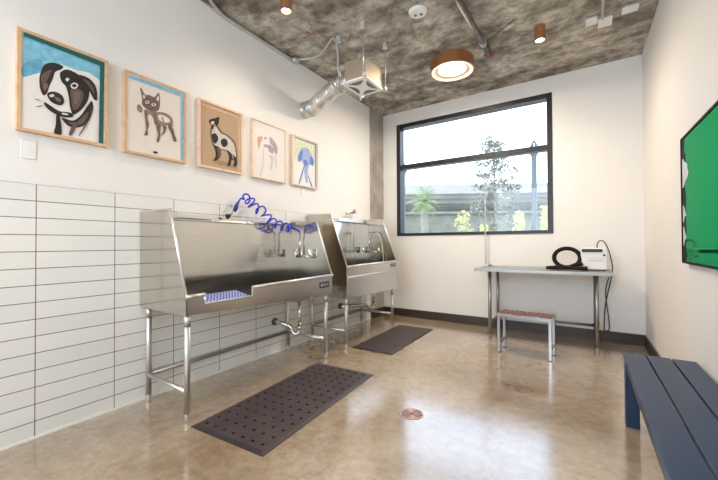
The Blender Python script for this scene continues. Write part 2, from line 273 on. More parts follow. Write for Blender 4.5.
ART = {
 1: ([(0.061, 0.965), (0.954, 0.963), (0.94, 0.02), (0.038, 0.042)], [
  ('sky', [(0.061, 0.965), (0.954, 0.963), (0.937, 0.696), (0.881, 0.753), (0.77, 0.792), (0.62, 0.772), (0.463, 0.776), (0.342, 0.763), (0.253, 0.693), (0.246, 0.626), (0.119, 0.56), (0.054, 0.52)]),
  ('skydark', [(0.061, 0.643), (0.141, 0.72), (0.239, 0.754), (0.246, 0.665), (0.167, 0.586), (0.058, 0.531)]),
  ('black', [(0.253, 0.686), (0.285, 0.728), (0.342, 0.76), (0.409, 0.772), (0.469, 0.762), (0.445, 0.721), (0.383, 0.675), (0.358, 0.595), (0.325, 0.518), (0.31, 0.467), (0.29, 0.419), (0.257, 0.402), (0.231, 0.452), (0.221, 0.501), (0.222, 0.579)]),
  ('midbrown', [(0.237, 0.584), (0.279, 0.642), (0.343, 0.683), (0.318, 0.609), (0.273, 0.517), (0.248, 0.509)]),
  ('brown', [(0.256, 0.498), (0.294, 0.536), (0.307, 0.5), (0.274, 0.446)]),
  ('black', [(0.432, 0.671), (0.464, 0.717), (0.519, 0.745), (0.605, 0.74), (0.656, 0.719), (0.756, 0.672), (0.773, 0.576), (0.75, 0.469), (0.685, 0.367), (0.612, 0.294), (0.574, 0.285), (0.545, 0.361), (0.532, 0.454), (0.5, 0.555), (0.452, 0.596)]),
  ('midbrown', [(0.559, 0.553), (0.652, 0.571), (0.7, 0.527), (0.66, 0.395), (0.591, 0.331), (0.561, 0.42)]),
  ('brown', [(0.594, 0.526), (0.659, 0.525), (0.639, 0.44), (0.596, 0.401)]),
  ('cream', [(0.493, 0.638), (0.523, 0.658), (0.535, 0.64), (0.507, 0.615)]),
  ('cream', [(0.55, 0.589), (0.593, 0.629), (0.64, 0.615), (0.605, 0.566), (0.565, 0.56)]),
  ('black', [(0.564, 0.588), (0.593, 0.613), (0.622, 0.604), (0.593, 0.574)]),
  ('black', [(0.638, 0.727), (0.755, 0.729), (0.834, 0.68), (0.864, 0.601), (0.862, 0.507), (0.821, 0.516), (0.773, 0.584), (0.726, 0.634), (0.656, 0.671)]),
  ('midbrown', [(0.695, 0.697), (0.765, 0.689), (0.819, 0.632), (0.83, 0.562), (0.772, 0.633)]),
  ('black', [(0.3, 0.427), (0.373, 0.468), (0.454, 0.453), (0.48, 0.399), (0.456, 0.35), (0.396, 0.34), (0.33, 0.361)]),
  ('brown', [(0.382, 0.414), (0.433, 0.414), (0.442, 0.379), (0.396, 0.378)]),
  ('cream', [(0.321, 0.417), (0.36, 0.438), (0.374, 0.42), (0.337, 0.4)]),
  ('black', [(0.271, 0.333), (0.349, 0.307), (0.43, 0.279), (0.554, 0.292), (0.578, 0.253), (0.458, 0.226), (0.35, 0.249), (0.282, 0.291)]),
  ('cream', [(0.457, 0.269), (0.518, 0.272), (0.524, 0.26), (0.463, 0.251)]),
  ('black', [(0.452, 0.216), (0.57, 0.212), (0.662, 0.283), (0.745, 0.41), (0.799, 0.482), (0.813, 0.384), (0.747, 0.225), (0.634, 0.153), (0.528, 0.145)]),
  ('midbrown', [(0.528, 0.186), (0.628, 0.213), (0.73, 0.335), (0.761, 0.328), (0.687, 0.203), (0.585, 0.165)]),
  ('black', [(0.398, 0.239), (0.436, 0.213), (0.452, 0.035), (0.374, 0.034), (0.389, 0.122)]),
  ('midbrown', [(0.565, 0.15), (0.617, 0.161), (0.566, 0.057), (0.532, 0.056)]),
  ('brown', [(0.732, 0.222), (0.747, 0.219), (0.665, 0.081), (0.647, 0.077)]),
  ('brown', [(0.197, 0.27), (0.241, 0.291), (0.241, 0.284), (0.197, 0.262)]),
  ('brown', [(0.181, 0.343), (0.226, 0.339), (0.226, 0.332), (0.181, 0.335)]),
  ('green', [(0.061, 0.965), (0.954, 0.963), (0.951, 0.909), (0.061, 0.927)]),
  ('green', [(0.901, 0.952), (0.954, 0.963), (0.94, 0.02), (0.885, 0.022)]),
 ]),
 2: ([(0.07, 0.954), (0.952, 0.962), (0.944, 0.04), (0.068, 0.051)], [
  ('brown', [(0.267, 0.711), (0.236, 0.838), (0.262, 0.835), (0.31, 0.778), (0.387, 0.789), (0.456, 0.786), (0.52, 0.861), (0.543, 0.816), (0.547, 0.725), (0.529, 0.64), (0.464, 0.595), (0.378, 0.59), (0.303, 0.61), (0.262, 0.649)]),
  ('paper', [(0.278, 0.75), (0.297, 0.769), (0.312, 0.74), (0.293, 0.718)]),
  ('paper', [(0.492, 0.773), (0.522, 0.818), (0.524, 0.762), (0.504, 0.742)]),
  ('sepia', [(0.299, 0.72), (0.371, 0.756), (0.475, 0.757), (0.518, 0.732), (0.486, 0.638), (0.394, 0.606), (0.316, 0.63)]),
  ('paper', [(0.313, 0.691), (0.36, 0.709), (0.374, 0.685), (0.328, 0.661)]),
  ('paper', [(0.415, 0.69), (0.477, 0.701), (0.471, 0.671), (0.416, 0.662)]),
  ('black', [(0.327, 0.689), (0.35, 0.698), (0.354, 0.682), (0.331, 0.673)]),
  ('black', [(0.429, 0.688), (0.456, 0.69), (0.45, 0.674), (0.429, 0.674)]),
  ('brown', [(0.342, 0.648), (0.409, 0.655), (0.403, 0.625), (0.336, 0.624)]),
  ('sepia2', [(0.199, 0.619), (0.251, 0.613), (0.272, 0.564), (0.247, 0.53), (0.195, 0.55)]),
  ('sepia2', [(0.311, 0.585), (0.446, 0.591), (0.588, 0.62), (0.708, 0.605), (0.764, 0.543), (0.745, 0.455), (0.676, 0.464), (0.595, 0.441), (0.517, 0.412), (0.452, 0.45), (0.381, 0.507), (0.326, 0.527)]),
  ('paper', [(0.363, 0.536), (0.407, 0.53), (0.444, 0.471), (0.418, 0.436), (0.375, 0.483)]),
  ('paper', [(0.511, 0.561), (0.589, 0.579), (0.679, 0.565), (0.704, 0.518), (0.611, 0.491), (0.535, 0.503)]),
  ('sepia2', [(0.572, 0.552), (0.59, 0.562), (0.611, 0.497), (0.593, 0.487)]),
  ('brown', [(0.44, 0.583), (0.475, 0.58), (0.492, 0.51), (0.509, 0.428), (0.473, 0.432), (0.45, 0.5)]),
  ('brown', [(0.298, 0.576), (0.338, 0.564), (0.348, 0.477), (0.371, 0.398), (0.347, 0.331), (0.355, 0.274), (0.296, 0.256), (0.326, 0.338), (0.316, 0.428)]),
  ('brown', [(0.487, 0.452), (0.551, 0.443), (0.548, 0.349), (0.55, 0.291), (0.525, 0.214), (0.485, 0.221), (0.511, 0.298), (0.49, 0.381)]),
  ('sepia', [(0.705, 0.5), (0.761, 0.437), (0.788, 0.367), (0.823, 0.289), (0.776, 0.274), (0.734, 0.363), (0.677, 0.441)]),
  ('sepia', [(0.595, 0.441), (0.647, 0.443), (0.628, 0.365), (0.579, 0.312), (0.564, 0.317), (0.598, 0.374)]),
  ('black', [(0.438, 0.078), (0.501, 0.082), (0.502, 0.059), (0.439, 0.058)]),
  ('blue', [(0.07, 0.954), (0.952, 0.962), (0.954, 0.919), (0.071, 0.915)]),
  ('blue', [(0.903, 0.957), (0.952, 0.962), (0.944, 0.04), (0.907, 0.041)]),
 ]),
 3: ([(0.082, 0.928), (0.929, 0.926), (0.938, 0.05), (0.078, 0.07)], [
  ('shade', [(0.289, 0.141), (0.571, 0.155), (0.865, 0.13), (0.761, 0.083), (0.439, 0.086)]),
  ('sepia', [(0.265, 0.618), (0.409, 0.673), (0.509, 0.604), (0.628, 0.585), (0.752, 0.542), (0.832, 0.456), (0.87, 0.24), (0.756, 0.203), (0.687, 0.273), (0.625, 0.319), (0.466, 0.322), (0.312, 0.348), (0.252, 0.497)]),
  ('white', [(0.298, 0.625), (0.384, 0.652), (0.474, 0.578), (0.601, 0.561), (0.719, 0.517), (0.804, 0.438), (0.835, 0.266), (0.778, 0.238), (0.714, 0.29), (0.647, 0.335), (0.474, 0.341), (0.341, 0.372), (0.285, 0.504)]),
  ('black', [(0.22, 0.705), (0.265, 0.744), (0.349, 0.775), (0.435, 0.816), (0.445, 0.771), (0.426, 0.7), (0.383, 0.667), (0.339, 0.687), (0.312, 0.604), (0.265, 0.612), (0.272, 0.663), (0.238, 0.665)]),
  ('white', [(0.262, 0.697), (0.312, 0.723), (0.339, 0.708), (0.306, 0.668), (0.271, 0.672)]),
  ('black', [(0.285, 0.519), (0.37, 0.545), (0.424, 0.487), (0.392, 0.42), (0.349, 0.391), (0.296, 0.432)]),
  ('black', [(0.483, 0.468), (0.558, 0.51), (0.632, 0.487), (0.625, 0.418), (0.549, 0.376), (0.494, 0.406)]),
  ('black', [(0.324, 0.363), (0.465, 0.34), (0.46, 0.235), (0.418, 0.162), (0.315, 0.127), (0.364, 0.205), (0.353, 0.293)]),
  ('midbrown', [(0.395, 0.33), (0.474, 0.329), (0.478, 0.223), (0.418, 0.168), (0.424, 0.26)]),
  ('black', [(0.624, 0.34), (0.685, 0.32), (0.744, 0.267), (0.693, 0.111), (0.628, 0.108), (0.67, 0.224)]),
  ('black', [(0.742, 0.298), (0.851, 0.243), (0.864, 0.168), (0.822, 0.111), (0.773, 0.123), (0.794, 0.212)]),
  ('sepia', [(0.792, 0.48), (0.821, 0.492), (0.844, 0.395), (0.82, 0.391)]),
  ('pale', [(0.082, 0.928), (0.929, 0.926), (0.93, 0.895), (0.083, 0.894)]),
  ('pale', [(0.88, 0.927), (0.929, 0.926), (0.938, 0.05), (0.893, 0.051)]),
 ]),
 4: ([(0.049, 0.96), (0.959, 0.975), (0.964, 0.03), (0.056, 0.037)], [
  ('rust', [(0.153, 0.684), (0.217, 0.727), (0.303, 0.738), (0.279, 0.671), (0.24, 0.608), (0.202, 0.502), (0.172, 0.534)]),
  ('rust', [(0.339, 0.735), (0.421, 0.761), (0.412, 0.718), (0.35, 0.703)]),
  ('mauve', [(0.501, 0.767), (0.582, 0.767), (0.66, 0.717), (0.747, 0.629), (0.722, 0.5), (0.654, 0.528), (0.596, 0.625), (0.52, 0.659)]),
  ('mauve', [(0.331, 0.609), (0.542, 0.631), (0.631, 0.557), (0.6, 0.496), (0.491, 0.511), (0.447, 0.567), (0.363, 0.568)]),
  ('grey', [(0.323, 0.529), (0.344, 0.527), (0.315, 0.216), (0.253, 0.06), (0.223, 0.062), (0.289, 0.219)]),
  ('grey', [(0.493, 0.447), (0.612, 0.424), (0.578, 0.252), (0.542, 0.167), (0.519, 0.244), (0.549, 0.344)]),
  ('grey', [(0.656, 0.457), (0.689, 0.456), (0.728, 0.24), (0.705, 0.243)]),
 ]),
 5: ([(0.082, 0.965), (0.948, 0.971), (0.944, 0.035), (0.076, 0.037)], [
  ('lime', [(0.082, 0.965), (0.948, 0.971), (0.943, 0.488), (0.863, 0.592), (0.709, 0.777), (0.495, 0.824), (0.326, 0.747), (0.197, 0.592), (0.082, 0.492)]),
  ('wash', [(0.326, 0.758), (0.495, 0.82), (0.672, 0.789), (0.748, 0.708), (0.863, 0.592), (0.814, 0.478), (0.681, 0.489), (0.612, 0.404), (0.595, 0.243), (0.584, 0.097), (0.513, 0.108), (0.46, 0.272), (0.435, 0.417), (0.365, 0.517), (0.232, 0.479), (0.197, 0.571)]),
  ('ink', [(0.313, 0.719), (0.394, 0.733), (0.344, 0.532), (0.238, 0.505), (0.23, 0.587)]),
  ('ink', [(0.69, 0.672), (0.825, 0.617), (0.784, 0.496), (0.68, 0.527)]),
  ('ink', [(0.432, 0.546), (0.572, 0.549), (0.554, 0.441), (0.448, 0.449)]),
  ('ink', [(0.422, 0.408), (0.456, 0.405), (0.286, 0.058), (0.239, 0.061)]),
  ('ink', [(0.595, 0.243), (0.631, 0.239), (0.784, 0.032), (0.725, 0.034)]),
  ('slate', [(0.082, 0.965), (0.948, 0.971), (0.941, 0.939), (0.082, 0.938)]),
  ('slate', [(0.879, 0.977), (0.948, 0.971), (0.944, 0.035), (0.89, 0.038)]),
 ]),
}
# ------------------------------------------------------------------ dog wash tubs
m_side = noisy('side_panel_steel', [(.56, .52, .46), (.64, .60, .54)], 3, .2, 1, rr=(.12, .18))
m_rail = mat('rail_steel', (.33, .29, .26), .4, 1)
m_leg = mat('leg_steel', (.66, .65, .63), .42, 1)
def make_tub(name, label, y0, y1, dep, topx, zt, rim0, rim1, zb0, zb1, notch=None, split=None, leg_in=.03):
    t = thing(name, label, 'dog wash tub', (0, 0, 0))
    X0 = .016; th = .014
    for k, (yy, rim, zb, nm) in enumerate(((y0, rim0, zb0, 'side_panel'), (y1-th, rim1, zb1, 'side_panel'))):
        bm = new(); prism(bm, [(X0, yy, zb), (X0, yy, zt), (topx, yy, zt), (dep, yy, rim), (dep, yy, zb)], (0, th, 0))
        obj(nm, bm, m_side, t, bevel=.002)
        bm = new(); tube(bm, [(X0+.01, yy+th/2, zt), (topx, yy+th/2, zt), (dep, yy+th/2, rim)], .0085, 8)
        obj('side_edge', bm, m_rim, t)
    L = y1-y0
    box('backsplash', m_steel, t, X0, X0+.012, y0+th, y1-th, (zb0+zb1)/2+.02, zt-.002)
    box('back_ledge', m_steel_r, t, X0+.012, X0+.075, y0+th, y1-th, zt-.05, zt-.038, bevel=.002)
    # apron
    bm = new()
    rimz = lambda y: rim0 + (rim1-rim0)*(y-y0)/L
    if notch:
        a, b_, nz = notch
        pts = [(y0, zb0), (y0, rim0), (a, rimz(a)), (a, nz), (b_, nz), (b_, rimz(b_)), (y1, rim1), (y1, zb1)]
    else:
        pts = [(y0, zb0), (y0, rim0), (y1, rim1), (y1, zb1)]
    prism(bm, [(dep-.014, y+(th if y == y0 else (-th if y == y1 else 0)), z) for y, z in pts], (.014, 0, 0))
    obj('apron', bm, m_steel_r, t)
    # rolled rim
    segs = [(y0, y1)] if not notch else [(y0, notch[0]), (notch[1], y1)]
    for a, b_ in segs:
        bm = new(); P = [(dep+.004, a, rimz(a)), (dep+.004, b_, rimz(b_))]
        tube(bm, P, .013, 10); obj('rim', bm, m_rim, t)
    if notch:
        a, b_, nz = notch
        rod('notch_edge', m_rim, t, [(dep+.003, a, rimz(a)), (dep+.003, a, nz), (dep+.003, b_, nz), (dep+.003, b_, rimz(b_))], .006, 8)
    if split:
        s0, s1 = split
        bm = new(); prism(bm, [(dep, y0, zb0), (dep, y0, s0), (dep, y1, s1), (dep, y1, zb1)], (.014, 0, 0)); obj('front_panel', bm, m_steel_r, t, bevel=.003)
    # basin floor
    bm = new(); prism(bm, [(X0+.012, y0+th, zb0+.02), (X0+.012, y1-th, zb1+.02), (dep-.014, y1-th, zb1+.02), (dep-.014, y0+th, zb0+.02)], (0, 0, .012))
    obj('basin_floor', bm, m_steel, t)
    # legs
    for k, (lx, ly, zb) in enumerate(((.075, y0+.04, zb0), (dep-.03, y0+.03, zb0), (.06, y1-.06, zb1), (dep-.045, y1-.06, zb1))):
        lg = rod('leg', m_leg, t, [(lx, ly, .05), (lx, ly, zb+.02)], .0205, 14)
        rod('collar', m_leg, lg, [(lx, ly, zb-.08), (lx, ly, zb-.0)], .0235, 14)
        bm = new(); lathe(bm, [(0, 0), (.016, 0), (.019, .012), (.0215, .055), (0, .055)], 14, (lx, ly, 0)); obj('foot', bm, m_leg, lg)
    zr = .205
    rod('brace', m_leg, t, [(.075, y0+.04, zr), (dep-.022, y0+.03, zr)], .0165)
    rod('brace', m_leg, t, [(.06, y1-.06, zr), (dep-.045, y1-.06, zr)], .0165)
    rod('back_rail', m_rail, t, [(.075, y0+.04, zr+.005), (.06, y1-.06, zr+.005)], .0165)
    return t

m_pale_steel = mat('pale_satin_steel', (.74, .75, .74), .45, .7)
tub = make_tub('dog_wash_tub', 'larger stainless dog wash tub with blue grate in its open doorway, nearer the viewer', 1.30, 2.93, .657, .443, 1.478, .862, .887, .733, .68, notch=(1.44, 1.86, .80))
bm = new(); prism(bm, [(.46, 1.45, .822), (.64, 1.45, .792), (.64, 1.85, .792), (.46, 1.85, .822)], (0, 0, .012)); obj('floor_grate', bm, m_grate, tub)['label'] = 'blue slotted grate'
box('ledge_bar', m_pale_steel, tub, .03, .10, 1.55, 1.87, 1.445, 1.492, bevel=.004)  # pale steel bar along part of the back ledge
box('ledge_bar', m_pale_steel, tub, .03, .10, 2.36, 2.88, 1.445, 1.492, bevel=.004)
tub2 = make_tub('dog_wash_tub', 'deeper stainless dog wash tub with a two-panel front, beside the concrete column', 3.23, 4.50, .635, .40, 1.585, .955, .972, .585, .565, split=(.835, .842))
box('ledge_bar', m_pale_steel, tub2, .03, .10, 3.80, 4.44, 1.535, 1.58, bevel=.004)

def plate(t, x, y0, y1, z0, z1):
    p = box('maker_plate', m_blk, t, x, x+.004, y0, y1, z0, z1); p['label'] = 'small dark maker plate with pale marks'
    bm = new(); h = z1-z0; w_ = y1-y0; x += .0042
    def q(a, b_, c, d): bx(bm, x, x+.001, y0+a*w_, y0+b_*w_, z0+c*h, z0+d*h)
    q(.08, .3, .25, .32); q(.08, .3, .68, .75); q(.08, .13, .32, .68); q(.25, .3, .32, .68); q(.17, .21, .4, .6)
    for i in range(6): q(.38+i*.09, .38+i*.09+.05, .52, .68)
    for i in range(9): q(.38+i*.06, .38+i*.06+.035, .3, .38)
    obj('plate_marks', bm, mat('plate_print', (.55, .55, .55), .5), p)
plate(tub, .657, 2.72, 2.87, .765, .825)
plate(tub2, .635+.001, 4.32, 4.45, .895, .935)
box('drain_collar', m_steel_r, tub, .22, .36, 2.66, 2.84, .60, .70, bevel=.004)

def faucet(t, y, x0, x1, z, xs, riser_top):
    fc = rod('faucet', m_chrome, t, [(x0, y-.03, z), (x1, y-.03, z)], .013)
    for x in (x0+.01, x1-.01):
        rod('faucet_mount', m_chrome, fc, [(x, y, z), (x, y-.05, z)], .02, 12)
        bm = new(); lathe(bm, [(.0, -.012), (.02, -.012), (.022, .0), (.016, .02), (.014, .045), (.024, .05), (.02, .062), (0, .064)], 14, (x, y-.045, z+.012)); obj('faucet_handle', bm, m_chrome, fc)
    rod('riser', m_chrome, fc, [(xs, y-.035, z), (xs, y-.035, riser_top)], .0075, 10)
faucet(tub, 2.916, .15, .40, 1.085, .232, 1.345)
faucet(tub2, 4.486, .09, .38, 1.10, .20, 1.375)

# spring hose with sprayer resting on the nearer tub's ledge
h = thing('spray_hose', 'bright blue coiled spray hose with gun, arching from tub faucet to the back ledge', 'hose', (.10, 2.1, 1.48))
h.location = (0, 0, 0)
cen = smooth_path([(.10, 2.22, 1.68), (.10, 2.28, 1.67), (.11, 2.34, 1.60), (.12, 2.45, 1.56), (.14, 2.52, 1.47), (.16, 2.62, 1.43), (.18, 2.72, 1.405), (.20, 2.78, 1.40)], 20)
pts = []; N = len(cen)
for i in range(N*3):
    s = i/(N*3-1)*(N-1); j = int(min(s, N-2)); c = cen[j].lerp(cen[j+1], s-j); t = (cen[j+1]-cen[j]).normalized()
    u = t.cross(Vector((1, .2, 0))).normalized(); v = t.cross(u); a = i*2*PI*9/(N*3); e = min(1, i/20, (N*3-1-i)/20)
    rad = .047*e
    pts.append(c+(u*math.cos(a)+v*math.sin(a))*rad)
pts = [Vector((.085, 2.165, 1.64)), Vector((.09, 2.185, 1.675))]+pts+[Vector((.215, 2.83, 1.39)), Vector((.23, 2.86, 1.375)), Vector((.232, 2.881, 1.350))]
rod('coil', m_blue, h, pts, .0088, 8)
rod('gun_handle', mat('gun_blue', (.03, .03, .25), .4), h, [(.085, 2.165, 1.64), (.085, 2.14, 1.60), (.085, 2.115, 1.555)], [.012, .019, .015], 10)
rod('gun_neck', m_chrome, h, [(.085, 2.115, 1.555), (.085, 2.09, 1.52), (.085, 2.07, 1.505)], [.012, .009, .008], 10)
rod('gun_nozzle', m_blk, h, [(.085, 2.075, 1.508), (.085, 2.055, 1.492), (.085, 2.035, 1.487)], [.01, .02, .026], 12)
rod('trigger', m_blk, h, [(.085, 2.155, 1.585), (.085, 2.14, 1.555), (.085, 2.115, 1.535)], .007, 8)
rod('hanging_clip', m_chrome, h, [(.013, 2.125, 1.60), (.05, 2.125, 1.60), (.085, 2.135, 1.60)], .006, 8)

h = thing('spray_hose', 'silver handheld sprayer with thin hose hanging inside the tub by the column', 'hose')
rod('hose', m_chrome, h, smooth_path([(.06, 4.20, 1.69), (.06, 4.19, 1.62), (.07, 4.17, 1.45), (.08, 4.15, 1.25), (.09, 4.135, 1.12), (.10, 4.14, 1.0), (.12, 4.2, .85), (.16, 4.25, .62)], 5), .006, 8)
rod('sprayer_head', m_chrome, h, [(.06, 4.24, 1.715), (.075, 4.22, 1.70), (.1, 4.19, 1.69)], [.03, .033, .024], 14)
rod('sprayer_handle', m_chrome, h, [(.06, 4.23, 1.70), (.055, 4.13, 1.67), (.05, 4.04, 1.665)], [.016, .012, .02], 12)
rod('hanging_clip', m_chrome, h, [(.002, 4.13, 1.67), (.05, 4.13, 1.67)], .008, 8)
h = thing('spray_hose', 'thin yellowish hose looping from the faucet over the far tub wall', 'hose')
rod('hose', mat('hose_tan', (.5, .42, .26), .35), h, smooth_path([(.20, 4.451, 1.383), (.23, 4.44, 1.40), (.29, 4.44, 1.405), (.36, 4.44, 1.37), (.41, 4.44, 1.27), (.44, 4.44, 1.1), (.45, 4.44, .95), (.44, 4.42, .62)], 6), .008, 8)

# waste pipes below the tubs
def waste(label, tx, ty, zt, zc, path, yw, zw):
    p = thing('waste_pipe', label, 'pipe')
    rod('tailpipe', m_chrome, p, [(tx, ty, zt), (tx, ty, zc)], .019, 14)
    rod('trap', m_chrome, p, smooth_path(path, 6), .023, 14)
    rod('slip_nut', m_chrome, p, [(tx, ty, zc-.02), (tx, ty, zc+.025)], .032, 8)
    rod('wall_flange', m_pipe, p, [(.0125, yw, zw), (.03, yw, zw)], .042, 18)
waste('chrome waste pipe and trap below the nearer tub', .30, 2.80, .60, .30, [(.30, 2.80, .31), (.297, 2.797, .265), (.27, 2.785, .232), (.235, 2.77, .245), (.21, 2.76, .30), (.17, 2.745, .325), (.10, 2.715, .343), (.016, 2.70, .352)], 2.70, .352)
waste('chrome waste pipe and trap below the far tub by the column', .30, 4.40, .58, .32, [(.30, 4.40, .33), (.298, 4.395, .285), (.285, 4.36, .262), (.27, 4.31, .275), (.26, 4.27, .315), (.23, 4.20, .33), (.12, 4.0, .334), (.06, 3.95, .334), (.016, 3.944, .334)], 3.944, .334)

# ------------------------------------------------------------------ mats
def mat_obj(label, cx_, cy_, w_, l_, rz, nx, ny, hr):
    t = thing('rubber_mat', label, 'floor mat', (cx_, cy_, 0), rz)
    e = .028; zt = .014
    bm = new()
    def ring(w, l, z): return [bm.verts.new(p) for p in ((-w/2,-l/2,z),(w/2,-l/2,z),(w/2,l/2,z),(-w/2,l/2,z))]
    a = ring(w_, l_, .0015); b_ = ring(w_, l_, .004); c = ring(w_-2*e, l_-2*e, zt); d = ring(w_-2*e, l_-2*e, .0015)
    for A, B in ((a, b_), (b_, c), (c, d)):
        for i in range(4): bm.faces.new((A[i], A[(i+1)%4], B[(i+1)%4], B[i]))
    obj('bevelled_edge', bm, m_rub_e, t)
    bm = new(); cw = (w_-2*e)/nx; cl = (l_-2*e)/ny; K = 12
    per = []
    for k in range(K):
        a_ = 2*PI*k/K; dx, dy = math.cos(a_), math.sin(a_); s = 1/max(abs(dx), abs(dy)); per.append((dx*s, dy*s))
    corners = {}
    for i in range(nx):
        for j in range(ny):
            ox = -(w_-2*e)/2+(i+.5)*cw; oy = -(l_-2*e)/2+(j+.5)*cl
            sh = 0
            out = [bm.verts.new((ox+px*cw/2, oy+py*cl/2, zt)) for px, py in per]
            if hr:
                inn = [bm.verts.new((ox+hr*math.cos(2*PI*k/K), oy+hr*math.sin(2*PI*k/K), zt)) for k in range(K)]
                low = [bm.verts.new((ox+hr*math.cos(2*PI*k/K), oy+hr*math.sin(2*PI*k/K), .002)) for k in range(K)]
                for k in range(K):
                    k2 = (k+1)%K; bm.faces.new((out[k], out[k2], inn[k2], inn[k]))
                    q = bm.faces.new((inn[k], inn[k2], low[k2], low[k])); q.material_index = 1
                bm.faces.new(low).material_index = 1
            # corner fillers (12-gon misses the square corners)
            for sx_, sy_, k in ((1,1,1),(-1,1,4),(-1,-1,7),(1,-1,10)):
                cv = bm.verts.new((ox+sx_*cw/2, oy+sy_*cl/2, zt)); bm.faces.new((out[k], cv, out[(k+1)%K]))
            if not hr: bm.faces.new(out)
    obj('surface', bm, [m_rub, m_dark], t, recalc=False)
    return t
mat_obj('brown perforated rubber mat lying before the nearer dog wash tub', .003+1.0, 2.022, .655, 1.40, .062, 7, 15, .0115)
mat_obj('smaller dark rubber mat lying before the far dog wash tub', .888, 3.98, .53, 1.31, .018, 6, 14, .0035)

# ------------------------------------------------------------------ floor drain
d = thing('floor_drain', 'round copper coloured drain grate set in the open floor', 'floor drain', (1.887, 2.262, 0), .55)
bm = new(); lathe(bm, [(0, .0012), (.078, .0012), (.08, 0)], 36); obj('drain_well', bm, m_dark, d)
bm = new()
def arc(bm, r0, r1, a0, a1, z0, z1, n=10):
    P = [(r0*math.cos(a0+(a1-a0)*i/n), r0*math.sin(a0+(a1-a0)*i/n), z0) for i in range(n+1)]+[(r1*math.cos(a1-(a1-a0)*i/n), r1*math.sin(a1-(a1-a0)*i/n), z0) for i in range(n+1)]
    prism(bm, P, (0, 0, z1-z0))
for i in range(4): arc(bm, .072, .081, i*PI/2, (i+1)*PI/2, 0, .003)
for s in (PI/2, -PI/2): arc(bm, .012, .071, s-.30, s+.30, .0012, .0028)
for s in (0, PI):
    for r in (.022, .038, .054): arc(bm, r, r+.006, s-1.22, s+1.22, .0012, .0028)
    arc(bm, .0, .072, s-.07, s+.07, .0012, .0029, 2)
    for q in (.62, -.62): arc(bm, .012, .072, s+q-.05, s+q+.05, .0012, .0029, 2)
    for q in (1.1, -1.1): arc(bm, .012, .072, s+q-.07, s+q+.07, .0012, .0029, 2)
obj('grate', bm, m_drain, d)

# ------------------------------------------------------------------ steel table
m_steel_t = noisy('table_steel', [(.33, .325, .315), (.40, .39, .38)], 3, .3, 1)
t = thing('steel_table', 'long stainless steel work table standing under the window', 'table', (0, 0, 0))
bm = new(); bx(bm, 1.74, 3.20, 4.56, 5.20, .875, .8995); obj('table_top', bm, m_steel_t, t, bevel=.004)
box('top_edge', m_steel_t, t, 1.735, 3.205, 4.552, 4.56, .862, .8995, bevel=.002)
for x in (1.915, 3.05):
    for y in (4.62, 5.12):
        lg = rod('leg', m_steel_t, t, [(x, y, .05), (x, y, .876)], .0205, 14)
        bm = new(); lathe(bm, [(0, 0), (.014, 0), (.018, .012), (.0215, .055), (0, .055)], 14, (x, y, 0)); obj('foot', bm, m_steel_t, lg)
    rod('brace', m_steel_t, t, [(x, 4.62, .2), (x, 5.12, .2)], .016)
rod('brace', m_steel_t, t, [(1.915, 5.12, .205), (3.05, 5.12, .205)], .016)
rod('back_channel', m_steel_t, t, [(1.915, 5.12, .85), (3.05, 5.12, .85)], .016)

a = thing('grooming_arm', 'slim steel grooming arm clamped upright on the left end of the table', 'grooming arm')
rod('pole', m_galv, a, smooth_path([(1.752, 5.12, .90), (1.752, 5.12, 1.4), (1.752, 5.12, 2.05), (1.757, 5.12, 2.10), (1.79, 5.12, 2.125), (1.84, 5.12, 2.125), (2.12, 5.12, 2.125)], 5), .0105, 10)
box('clamp', m_galv, a, 1.738, 1.80, 5.09, 5.15, .90, .93, bevel=.004)
rod('clamp_screw', m_galv, a, [(1.80, 5.11, .915), (1.86, 5.06, .908)], .009, 8)

# ------------------------------------------------------------------ dryer on the table
d = thing('pet_dryer', 'white boxy pet dryer standing on the right end of the steel table', 'dryer', (3.035, 4.93, .90), 0)
d.location = (3.03, 4.93, .90)
box('housing', m_white, d, -.125, .125, -.14, .14, .012, .262, bevel=.012)
box('handle', m_blk, d, -.115, .085, -.149, -.139, .215, .25, bevel=.004)
box('seam', mat('grey_seam', (.5, .5, .5), .5), d, -.05, .10, -.1425, -.1395, .112, .12)
box('seam', mat('grey_seam', (.5, .5, .5), .5), d, -.03, .10, -.1425, -.1395, .142, .146)
rod('switch', m_blk, d, [(.10, -.138, .18), (.10, -.15, .18)], .012, 12)
for x in (-.1, .1):
    for y in (-.11, .11): rod('foot', m_blk, d, [(x, y, 0), (x, y, .014)], .012, 10)
h = thing('dryer_hose', 'coiled black dryer hose lying on the steel table beside the white dryer', 'hose')
pts = []
cx_, cy_, cz_ = 2.765, 4.80, 1.042
for i in range(60):
    a_ = -PI*.5 + i*2*PI/59*1.0
    pts.append((cx_+.135*math.cos(a_), cy_+.02*math.sin(a_)+.05*i/59, cz_+.113*math.sin(a_)))
pts = pts[::-1]
P2 = [(2.56, 4.74, .922), (2.62, 4.76, .924)]
path = [(2.735, 4.84, cz_-.115)]
lay = smooth_path([(pts[-1][0], pts[-1][1], pts[-1][2]), (2.80, 4.80, .935), (2.86, 4.77, .965), (2.90, 4.765, .975), (2.915, 4.76, .985)], 6)
pts += [tuple(p) for p in lay[1:]]
n_ = len(pts); rr = [.0225*(1+.10*(i % 2)) for i in range(n_)]
